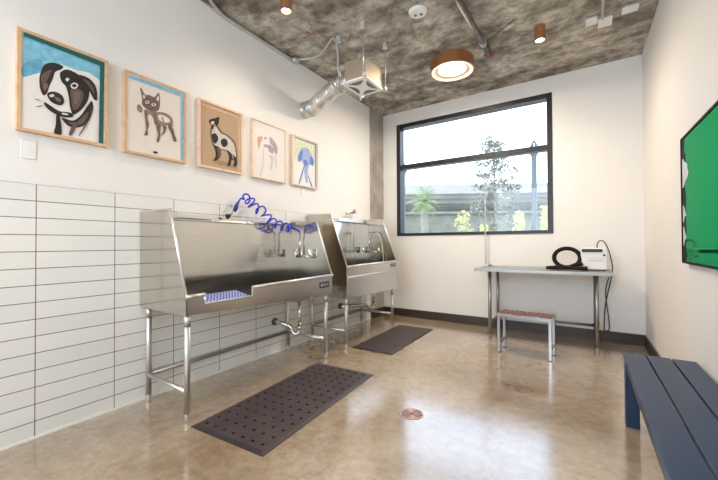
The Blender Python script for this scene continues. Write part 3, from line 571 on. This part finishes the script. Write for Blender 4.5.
# resample for fine corrugation
fine = smooth_path(pts, 3); rr = [.0225 if i % 2 else .0255 for i in range(len(fine))]
bm = new(); tube(bm, fine, rr, 14); obj('hose_coil', bm, m_hose, h)
bm = new(); lay2 = smooth_path([(2.55, 4.70, .9235), (2.62, 4.71, .9255), (2.72, 4.74, .927), (2.82, 4.745, .927), (2.97, 4.735, .926)], 12)
tube(bm, lay2, [.018 + .0035*(i % 2) + (.004 if i > 6 else 0) for i in range(len(lay2))], 14); obj('hose_end', bm, m_hose, h)
bm = new(); tube(bm, smooth_path([(pts[0][0], pts[0][1], pts[0][2]), (2.66, 4.80, .932), (2.62, 4.72, .9255)], 5), .021, 12); obj('hose_tail', bm, m_hose, h)
c = tag(rod('power_cord', m_cord, None, smooth_path([(3.075, 5.078, 1.13), (3.075, 5.10, 1.20), (3.10, 5.11, 1.245), (3.14, 5.12, 1.24), (3.18, 5.15, 1.16), (3.215, 5.20, 1.03), (3.23, 5.222, .88), (3.20, 5.22, .7), (3.165, 5.222, .52), (3.145, 5.222, .35), (3.14, 5.22, .2), (3.14, 5.216, .135), (3.165, 5.216, .133), (3.19, 5.216, .16), (3.185, 5.22, .3), (3.165, 5.22, .48), (3.16, 5.224, .62), (3.18, 5.222, .75), (3.20, 5.236, .80)], 6), .006, 8), 'black power cord drooping from the dryer behind the table down the wall', 'cord')

# ------------------------------------------------------------------ step stool
s = thing('step_stool', 'low steel step stool with four brown grip pads, in front of the table', 'step stool', (2.39, 4.18, 0), -.07)
hw, hd, ht = .272, .135, .44
bm = new(); bx(bm, -hw, hw, -hd, hd, ht-.012, ht); bx(bm, -hw, hw, -hd, -hd+.004, ht-.04, ht-.012); bx(bm, -hw, hw, hd-.004, hd, ht-.04, ht-.012)
obj('stool_top', bm, m_steel_t, s, bevel=.002)
for i in range(4):
    x = -hw+.07+i*(2*hw-.14)/3
    box('grip_pad', m_pad, s, x-.052, x+.052, -hd+.02, hd-.02, ht, ht+.004, bevel=.001)
for sx_ in (-1, 1):
    for sy_ in (-1, 1):
        bm = new(); x = sx_*(hw-.018); y = sy_*(hd-.018); bx(bm, x-.016, x+.016, y-.016, y+.016, .006, ht-.012); lg = obj('leg', bm, m_steel_t, s, bevel=.003)
        box('foot', m_rub_e, lg, x-.014, x+.014, y-.014, y+.014, 0, .008)
    x = sx_*(hw-.018); box('side_rail', m_steel_t, s, x-.01, x+.01, -hd+.03, hd-.03, .10, .12)

# ------------------------------------------------------------------ bench
b = thing('bench', 'long dark blue-black slatted bench along the right wall', 'bench', (0, 0, 0))
xs = [(3.148, 3.268), (3.278, 3.396), (3.406, 3.522)]
for x0, x1 in xs: box('plank', m_bench, b, x0, x1, 1.44, 3.0, .438, .46, bevel=.003)
for y in (1.53, 2.90):
    box('leg', m_bench, b, 3.152, 3.225, y-.03, y+.05, 0, .438, bevel=.003); box('leg', m_bench, b, 3.445, 3.518, y-.03, y+.05, 0, .438, bevel=.003)
    box('crossbar', m_bench, b, 3.225, 3.445, y-.015, y+.025, .36, .438, bevel=.003)
box('apron', m_bench, b, 3.158, 3.176, 1.58, 2.87, .375, .438); box('apron', m_bench, b, 3.494, 3.512, 1.58, 2.87, .375, .438)

# ------------------------------------------------------------------ green screen
m_green = mat('green_glass', (.12, .44, .24), .06, 1, **{'Specular Tint': (.25, .60, .40, 1)})
m_edge = mat('screen_bezel', (.006, .006, .008), .6, **{'Specular IOR Level': .12})
tv = thing('wall_screen', 'large black framed glossy green screen mounted on the right wall', 'screen', (W, 0, 0))
obj('bezel', frame_boxes(0, 1.62, 1.07, 1.992, 0, 1, .012), m_edge, tv).hide_render = False
tv.children[0].data.clear_geometry()
bm = new(); ya, yb, za, zb = 1.75, 3.252, 1.078, 1.948; q = .014
bx(bm, -.035, -.002, ya, yb, za, za+q); bx(bm, -.035, -.002, ya, yb, zb-q, zb); bx(bm, -.035, -.002, ya, ya+q, za+q, zb-q); bx(bm, -.035, -.002, yb-q, yb, za+q, zb-q)
bm.to_mesh(tv.children[0].data); bm.free()
box('panel', m_green, tv, -.030, -.004, ya+q, yb-q, za+q, zb-q)
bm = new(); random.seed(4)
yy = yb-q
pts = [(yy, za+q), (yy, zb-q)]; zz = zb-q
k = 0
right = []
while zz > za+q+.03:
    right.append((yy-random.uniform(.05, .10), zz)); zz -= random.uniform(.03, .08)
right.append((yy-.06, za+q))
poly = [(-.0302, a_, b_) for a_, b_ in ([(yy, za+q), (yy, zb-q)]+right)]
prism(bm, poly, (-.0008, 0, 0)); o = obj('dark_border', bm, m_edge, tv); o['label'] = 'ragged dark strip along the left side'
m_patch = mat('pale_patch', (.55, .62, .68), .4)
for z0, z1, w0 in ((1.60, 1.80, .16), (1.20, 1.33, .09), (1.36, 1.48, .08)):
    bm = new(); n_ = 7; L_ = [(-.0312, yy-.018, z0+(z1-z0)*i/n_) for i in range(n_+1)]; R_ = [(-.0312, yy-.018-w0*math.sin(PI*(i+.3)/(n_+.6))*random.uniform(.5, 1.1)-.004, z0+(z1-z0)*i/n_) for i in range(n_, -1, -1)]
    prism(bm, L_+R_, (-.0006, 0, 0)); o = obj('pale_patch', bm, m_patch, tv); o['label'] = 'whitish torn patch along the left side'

# ------------------------------------------------------------------ framed pictures
COL = {'black': (.022, .016, .015), 'midbrown': (.13, .085, .07), 'cream': (.74, .68, .63), 'ink2': (.09, .16, .48), 'sky': (.22, .52, .68), 'skydark': (.13, .38, .54), 'dark': (.05, .035, .03), 'brown': (.20, .13, .10), 'green': (.01, .11, .10), 'sepia': (.17, .10, .075),
 'sepia2': (.30, .21, .165), 'paper': (.78, .72, .66), 'blue': (.22, .47, .68), 'white': (.62, .56, .52), 'dark2': (.12, .075, .06), 'shade': (.38, .25, .15), 'pale': (.62, .42, .26),
 'rust': (.60, .38, .28), 'mauve': (.42, .36, .40), 'grey': (.62, .58, .58), 'lime': (.72, .74, .52), 'wash': (.34, .44, .70), 'ink': (.13, .22, .55), 'slate': (.22, .30, .33)}
BG = {1: (.80, .76, .72), 2: (.78, .71, .63), 3: (.50, .34, .21), 4: (.80, .76, .72), 5: (.80, .80, .76)}
LAB = {1: 'pale wood framed painting of a dog head on blue, largest and nearest picture',
       2: 'framed sepia sketch of a standing bat-eared small dog with blue border strip',
       3: 'framed painting of a spotted dog on tan ground, middle of the row',
       4: 'framed faint pastel drawing of a long-eared dog head on white',
       5: 'framed blue painting of a dog head on pale yellow, last before the duct'}
PIC = {1: (.593, 1.072, 1.93, 2.565, .020), 2: (1.176, 1.664, 1.925, 2.553, .018), 3: (1.775, 2.255, 1.926, 2.554, .022), 4: (2.373, 2.857, 1.929, 2.55, .012), 5: (2.968, 3.436, 1.936, 2.539, .012)}
am = {k: noisy('paint_'+k, [tuple(c*.82 for c in v), tuple(min(1, c*1.12) for c in v)], 30, .7) for k, v in COL.items()}
for k, (y0, y1, z0, z1, fw) in PIC.items():
    t = thing('framed_picture', LAB[k], 'picture', (.001, 0, 0), 0, 'framed dog pictures in a row')
    wood = m_wood if k < 3 else m_wood2
    dp = .036
    bm = new()
    bx(bm, 0, dp, y0, y1, z0, z0+fw); bx(bm, 0, dp, y0, y1, z1-fw, z1); bx(bm, 0, dp, y0, y0+fw, z0+fw, z1-fw); bx(bm, 0, dp, y1-fw, y1, z0+fw, z1-fw)
    obj('frame', bm, wood, t, bevel=.0015)
    inner, shapes = ART[k]
    dx = .028
    bm = new(); used = ['__bg']
    ms = [noisy('paper_%d' % k, [tuple(c*.97 for c in BG[k]), BG[k]], 6, .8)]
    bx(bm, .004, dx, y0+fw, y1-fw, z0+fw, z1-fw, 0)
    lay = dx
    for c_, pts in shapes:
        if c_ not in used: used.append(c_); ms.append(am[c_])
        lay += .00025
        if c_ not in ('sky', 'green', 'blue', 'slate', 'pale', 'lime'):
            n_ = len(pts); q_ = []
            for i in range(n_):
                p0, p1, p2, p3 = (Vector(pts[(i+d_) % n_]) for d_ in (-1, 0, 1, 2))
                for tt in (0, .25, .5, .75): q_.append(tuple(.5*((2*p1)+(p2-p0)*tt+(2*p0-5*p1+4*p2-p3)*tt*tt+(3*p1-p0-3*p2+p3)*tt**3)))
            pts = q_
        P = [(lay, min(max(y0+u*(y1-y0), y0+fw), y1-fw), min(max(z0+v*(z1-z0), z0+fw), z1-fw)) for u, v in pts]
        vs = [bm.verts.new(p) for p in P]
        fc = bm.faces.new(vs); fc.normal_update()
        if fc.normal.x < 0: fc.normal_flip()
        fc.material_index = used.index(c_)
    obj('painting', bm, ms, t, recalc=False)

# ------------------------------------------------------------------ wall plates
def wplate(label, y, z, s, rocker):
    t = thing('wall_plate', label, 'wall plate', (0, y, z))
    box('cover', m_white, t, 0, .006, -s/2, s/2, -.058, .058, bevel=.002)
    for q in rocker: box('rocker', m_white, t, .006, .0075, q-.014, q+.014, -.032, .032, bevel=.002)
wplate('square white wall plate just below the nearest dog picture', .655, 1.824, .072, (0,))
wplate('narrow white wall plate below the blue dog picture', 3.19, 1.865, .07, (0,))

# ------------------------------------------------------------------ ceiling lights
def downlight(x, y, label, power=46):
    t = thing('downlight', label, 'ceiling light', (x, y, H-.15))
    bm = new(); lathe(bm, [(.042, .012), (.042, 0), (.05, 0), (.05, .15), (0, .15)], 28); obj('housing', bm, m_copper, t)
    bm = new(); lathe(bm, [(0, .010), (.042, .010), (.042, .014), (0, .014)], 28); obj('lens', bm, m_lit2, t)
    l = light('downlight_beam', 'SPOT', (x, y, H-.155), power, WARM, spot_size=math.radians(150), spot_blend=.9, shadow_soft_size=.05)
    l.parent = t; l.location = (0, 0, -.01)
    return t
downlight(.705, 2.20, 'small bronze cylinder downlight above the dog pictures')
downlight(2.575, 3.97, 'small bronze cylinder downlight before the window')
downlight(.735, -.4, 'added unseen fill downlight, bronze cylinder behind the viewer on the left', 58)  # this lamp and the next are added out of view to brighten the room
downlight(2.8, -.4, 'added unseen fill downlight, bronze cylinder behind the viewer on the right', 66)
t = thing('ceiling_light', 'large round bronze drum light glowing on the concrete ceiling', 'ceiling light', (1.60, 4.13, H-.135))
bm = new(); lathe(bm, [(0, .135), (.255, .135), (.262, .02), (.262, 0), (.245, 0)], 48); obj('drum', bm, m_copper, t)
bm = new(); lathe(bm, [(.245, .0), (.165, .028)], 48); obj('inner_ring', bm, m_lampin, t)
bm = new(); lathe(bm, [(0, .022), (.165, .022), (.165, .028), (0, .028)], 48); obj('diffuser', bm, m_lit, t)
l = light('drum_light', 'AREA', (0, 0, .015), 50, WARM, shape='DISK', size=.3); l.parent = t; l.location = (0, 0, .015)

t = thing('smoke_alarm', 'round white smoke alarm on the ceiling', 'smoke alarm', (1.61, 3.06, H))
bm = new(); lathe(bm, [(0, -.03), (.05, -.03), (.075, -.024), (.085, -.012), (.09, 0), (0, 0)], 36); obj('body', bm, m_white, t)
for x, y in ((-.025, .0), (.03, .015)): box('sensor', m_grille_dark, t, x-.012, x+.012, y-.01, y+.01, -.036, -.029)

# ------------------------------------------------------------------ ventilation unit
fu = thing('ventilation_unit', 'white square ventilation unit hung from the ceiling on four rods', 'ventilation unit', (0, 0, 0))
x0, x1, y0, y1 = .775, 1.085, 2.945, 3.325; zf = 2.93
box('housing', m_house, fu, x0+.03, x1-.02, y0+.02, y1-.02, zf+.02, zf+.235, bevel=.004)
bm = new(); bx(bm, x0, x1, y0, y1, zf, zf+.02); g = obj('grille', bm, m_white, fu, bevel=.004); g['label'] = 'white grille with four leaf shaped slots'
bm = new(); cx_, cy_ = (x0+x1)/2, (y0+y1)/2; hx, hy = (x1-x0)/2*.84, (y1-y0)/2*.84
for s_ in range(4):
    A = []; B = []
    for i in range(9):
        u = -1+2*i/8; uu = u*.70; o_ = .92; inn = .92-.42*(1-u*u)
        def rotp(a_, b_):
            for _ in range(s_): a_, b_ = -b_, a_
            return (cx_+a_*hx, cy_+b_*hy)
        A.append(rotp(uu, o_ + .0)); B.append(rotp(uu, inn))
    P = [(p[0], p[1], zf-.0015) for p in A]+[(p[0], p[1], zf-.0015) for p in B[-2:0:-1]]
    prism(bm, P, (0, 0, .003))
obj('slot', bm, m_grille_dark, g)
for x, y in ((.735, 2.955), (1.083, 2.905), (.745, 3.37), (1.10, 3.335)):
    rd = rod('hanger_rod', m_galv, fu, [(x, y, zf+.01), (x, y, H)], .0055, 8)
    br_ = box('ceiling_bracket', m_pale_steel, rd, x-.024, x+.024, y-.02, y+.02, H-.07, H, bevel=.003)
    rod('hanger_nut', m_galv, rd, [(x, y, zf-.012), (x, y, zf+.035)], .013, 6)
    X = min(max(x, x0), x1); Y_ = min(max(y, y0), y1)
    box('lug', m_galv, rd, min(x, X)-.012, max(x, X)+.012, min(y, Y_)-.012, max(y, Y_)+.012, zf+.02, zf+.028)

dt = thing('air_duct', 'crinkled silver flexible duct curving from the ventilation unit into the wall', 'duct')
path = smooth_path([(.0, 3.22, 2.91), (.10, 3.215, 2.91), (.20, 3.20, 2.925), (.42, 3.17, 3.0), (.60, 3.14, 3.045), (.70, 3.13, 3.05), (.783, 3.13, 3.05)], 16)
rr = [.090 + (.006 if i % 3 == 0 else 0) + .004*math.sin(i*.55) for i in range(len(path))]
bm = new(); tube(bm, path, rr, 24); obj('duct', bm, m_foil, dt)
def clampband(i, r=.099):
    p = path[i]; q = path[i+1]; d_ = (q-p).normalized(); rod('clamp_band', m_galv, dt, [p-d_*.02, p+d_*.02], r, 24)
for i in (2, 20, 66, 84): clampband(i, .101)
# ------------------------------------------------------------------ conduit and pipes
c = thing('electrical_conduit', 'grey conduit along the left ceiling edge, snaking over to the ventilation unit', 'conduit')
rod('conduit', m_conduit, c, smooth_path([(.30, 1.70, 3.448), (.12, 1.83, 3.448), (.045, 1.98, 3.44), (.022, 2.15, 3.435), (.022, 2.9, 3.435), (.022, 3.0, 3.435)], 8), .016, 10)
rod('flexible_conduit', m_conduit, c, smooth_path([(.05, 3.0, 3.445), (.14, 3.06, 3.448), (.24, 3.095, 3.448), (.36, 3.09, 3.448), (.48, 3.03, 3.448), (.60, 2.955, 3.445), (.69, 2.91, 3.44), (.735, 2.915, 3.38), (.745, 2.925, 3.26), (.75, 2.93, 3.1), (.772, 2.955, 3.02)], 8), .012, 10)
rod('junction_box', m_galv, c, [(.052, 3.0, 3.465), (.052, 3.0, 3.405)], .042, 16)
pp = thing('sprinkler_pipe', 'dark steel pipe slanting up into a red sealed hole in the ceiling', 'pipe')
A_ = Vector((2.02, 4.24, 3.465)); B_ = Vector((2.085, 2.80, 3.23)); dr = (B_-A_); E_ = A_+dr*2.2
rod('pipe', m_pipe, pp, [A_, E_], .030, 16)
Q = A_+dr*.27; dn = dr.normalized()
rod('pipe_clamp', m_galv, pp, [Q-dn*.012, Q+dn*.012], .036, 16)
rod('pipe_clamp', m_galv, pp, [Q+dn*.05, Q+dn*.07], .036, 16)
bm = new(); lathe(bm, [(.02, -.012), (.06, -.010), (.07, 0), (.02, 0)], 20, (2.02, 4.24, H)); obj('seal', bm, m_red, pp)
Qa = A_+dr*.33
rod('hanger_wire', m_pipe, pp, [Qa, (Qa.x, Qa.y+.0, H)], .005, 6)
rod('hanger_wire', m_pipe, pp, [Q, (Q.x+.34, Q.y-.14, H)], .005, 6)
def jbox(label, x, y, sx_, sy_, rz=0):
    t = thing('ceiling_box', label, 'junction box', (x, y, H), rz)
    box('box', m_conduit, t, -sx_/2, sx_/2, -sy_/2, sy_/2, -.022, 0, bevel=.004)
    box('cover_plate', m_white, t, -sx_/2-.004, sx_/2+.004, -sy_/2-.004, sy_/2+.004, -.028, -.022, bevel=.002)
jbox('white cover plate at the end of the ceiling conduit', 3.135, 4.22, .11, .16)
jbox('white cover plate on the ceiling left of the conduit end', 3.02, 4.14, .09, .12)
jbox('white rectangular plate alone on the ceiling nearest the right wall', 3.325, 4.12, .12, .10)
tag(rod('ceiling_conduit', m_conduit, None, [(3.11, 4.14, 3.452), (3.10, 3.6, 3.452), (3.10, 1.5, 3.452)], .016, 10), 'straight grey conduit running on the ceiling near the right wall', 'conduit')
for x, y, lab in ((.50, 2.72, 'red paint blot on the ceiling farther from the vent rods'), (.62, 2.78, 'red paint blot on the ceiling nearer the vent rods')):
    bm = new(); random.seed(int(x*100)); prism(bm, [(x+(.016+.01*random.random())*math.cos(a_*PI/5), y+(.016+.01*random.random())*math.sin(a_*PI/5), H-.002) for a_ in range(10)], (0, 0, .0025))
    tag(obj('paint_blot', bm, mat('red_blot', (.35, .10, .08), .7)), lab, 'paint blot')

# ------------------------------------------------------------------ outside
GZ = -.1
m_ground = noisy('pale_ground', [(.50, .47, .38), (.6, .57, .5)], 1, .9)
m_conc = noisy('overpass_concrete', [(.30, .30, .29), (.35, .35, .34)], .6, .9)
m_conc2 = noisy('girder_concrete', [(.22, .23, .23), (.27, .28, .27)], .6, .9)
m_bush = noisy('far_bushes', [(.22, .24, .19), (.32, .34, .28)], .8, .9)
m_leaf = noisy('tree_leaf', [(.15, .16, .14), (.24, .25, .21)], 2, .7)
m_yel = noisy('shrub_leaf', [(.48, .48, .18), (.62, .60, .30)], 4, .7)
m_palm = noisy('palm_leaf', [(.20, .27, .12), (.28, .35, .18)], 3, .6)
m_trunk = noisy('trunk_bark', [(.2, .18, .16), (.27, .25, .22)], 6, .9)
m_post = mat('lamp_post_paint', (.08, .10, .11), .5)
struct(box('ground', m_ground, None, -60, 40, D+TB+.01, 90, GZ-.1, GZ), 'bright pale ground outside', 'ground')
ov = thing('overpass', 'pale concrete freeway overpass beyond the window', 'overpass', (1.3, 30, 0), math.atan2(5.6, 10.2))
bm = new(); bx(bm, -40, 30, 0, 9, 4.75, 5.2); obj('deck', bm, m_conc2, ov)
bm = new(); bx(bm, -40, 30, -.5, 0, 5.05, 5.75); obj('parapet', bm, m_conc, ov)
bm = new()
for k in range(4): bx(bm, -40, 30, .6+k*2.2, 1.2+k*2.2, 4.45, 4.75)
obj('girders', bm, m_conc2, ov)
for x in (-34, -23, 5, 16):
    bm = new(); bx(bm, x-.6, x+.6, 1, 8, 4.1, 4.5); tube(bm, [(x, 2.5, GZ), (x, 2.5, 4.2)], .55, 16); tube(bm, [(x, 6.5, GZ), (x, 6.5, 4.2)], .55, 16); obj('pier', bm, m_conc, ov)
rp_ = thing('ramp', 'lower pale freeway ramp beyond the overpass', 'overpass', (1.3, 44, 0), math.atan2(5.6, 10.2))
bm = new(); bx(bm, -60, 30, 0, 7, 4.6, 5.15); obj('deck', bm, m_conc2, rp_)
bm = new(); bx(bm, -60, 30, .5, 6.5, GZ, 4.6); obj('embankment', bm, m_bush, rp_)

random.seed(7)
def leaves(bm, c, R_, n, s, squash=1.0):
    for _ in range(n):
        while True:
            p = Vector((random.uniform(-1, 1), random.uniform(-1, 1), random.uniform(-1, 1)))
            if p.length <= 1: break
        p = Vector(c)+Vector((p.x*R_, p.y*R_, p.z*R_*squash))
        a_ = Vector((random.gauss(0, 1), random.gauss(0, 1), random.gauss(0, 1))).normalized(); b_ = a_.cross(Vector((random.gauss(0, 1), random.gauss(0, 1), random.gauss(0, 1)))).normalized()
        k = s*random.uniform(.6, 1.3)
        vs = [bm.verts.new(p+q) for q in (-a_*k, b_*k*.35, a_*k, -b_*k*.35)]
        bm.faces.new(vs)
def shrub(x, y, hgt, r, label):
    t = thing('shrub', label, 'shrub', (x, y, GZ))
    bm = new()
    for k in range(9):
        zz = hgt*(.15+.85*k/8); leaves(bm, (random.uniform(-.1, .1), random.uniform(-.1, .1), zz), r*(1.0-.55*k/8), 70, .055)
    obj('foliage', bm, m_yel, t, recalc=False)
    bm = new()
    for k in range(5): a_ = k*2*PI/5; tube(bm, [(0, 0, 0), (.1*math.cos(a_), .1*math.sin(a_), hgt*.5), (.2*math.cos(a_), .2*math.sin(a_), hgt*.85)], .012, 5)
    obj('stems', bm, m_trunk, t)
def tree(x, y, label, hgt=4.6):
    t = thing('tree', label, 'tree', (x, y, GZ))
    bm = new(); fm = new()
    tube(bm, [(0, 0, 0), (.02, 0, 1.5), (-.02, 0, 3.0), (0, 0, hgt)], [.06, .05, .035, .012], 8)
    for k in range(34):
        z = 1.3+(hgt-1.35)*k/33; a_ = k*2.4; ln = (1.05-(z-1.3)/(hgt-1.3)*.80)*random.uniform(.6, 1.05)
        e = (ln*math.cos(a_), ln*math.sin(a_), z+ln*.45)
        tube(bm, [(0, 0, z), e], [.015, .005], 5)
        leaves(fm, e, .2, 34, .085); leaves(fm, (e[0]*.6, e[1]*.6, z+ln*.27), .2, 14, .08)
    obj('trunk', bm, m_trunk, t); obj('foliage', fm, m_leaf, t, recalc=False)
tree(.53, 11.9, 'slender airy tree outside, centred behind the lower window pane', 4.62)
def palm(x, y, ht_, label):
    t = thing('palm_tree', label, 'palm tree', (x, y, GZ))
    rod('trunk', m_trunk, t, [(0, 0, 0), (0, 0, ht_*.5), (.0, 0, ht_)], [.19, .15, .17], 12)
    bm = new()
    for k in range(26):
        az = k*2.4; el = math.radians(78-k*4.6); L_ = random.uniform(.62, .8); prev = Vector((0, 0, ht_)); d_ = Vector((math.cos(az)*math.cos(el), math.sin(az)*math.cos(el), math.sin(el)))
        side = Vector((-math.sin(az), math.cos(az), 0)); P = [prev.copy()]
        for i in range(8):
            d_ = (d_+Vector((0, 0, -.09))).normalized(); P.append(P[-1]+d_*L_/8)
        tube(bm, P, .012, 4)
        for i in range(1, 9):
            p = P[i]; lw = .30*math.sin(PI*(i+.5)/10)
            for s_ in (-1, 1):
                tip = p+side*s_*lw+d_*.15+Vector((0, 0, -.08)); vs = [bm.verts.new(q) for q in (p, p+d_*.05, tip)]; bm.faces.new(vs)
    obj('fronds', bm, m_palm, t, recalc=False)
palm(-2.98, 14.4, 3.2, 'small fan of palm fronds on a stout trunk outside, left part of window')
def lamp_post(x, y, zt, label):
    t = thing('lamp_post', label, 'lamp post', (x, y, GZ))
    zt -= GZ
    rod('post', m_post, t, [(0, 0, 0), (0, 0, .5), (0, 0, zt-.5)], [.12, .085, .075], 14)
    bm = new(); lathe(bm, [(.075, zt-.62), (.085, zt-.5), (.16, zt-.36), (.17, zt-.34), (0, zt-.34)], 20); obj('lantern_bowl', bm, m_post, t)
    bm = new()
    for k in range(6): a_ = k*PI/3; tube(bm, [(.165*math.cos(a_), .165*math.sin(a_), zt-.34), (.05*math.cos(a_), .05*math.sin(a_), zt-.1), (0, 0, zt)], .018, 5)
    obj('lantern_cage', bm, m_post, t)
lamp_post(1.68, 12, 4.48, 'grey street lamp post with pointed lantern outside, right part of window')
lamp_post(-2.86, 12, 4.42, 'street lamp post half hidden by the left window edge')
shrub(-.25, 10.9, 2.2, .46, 'yellow-green shrub outside, left of the slender tree')
shrub(.62, 10.3, 1.75, .3, 'low yellow-green shrub at the foot of the slender tree')
shrub(1.5, 10.6, 2.1, .3, 'yellow-green shrub outside, left of the lamp post')
shrub(2.1, 10.9, 2.3, .3, 'yellow-green shrub outside, right of the lamp post')
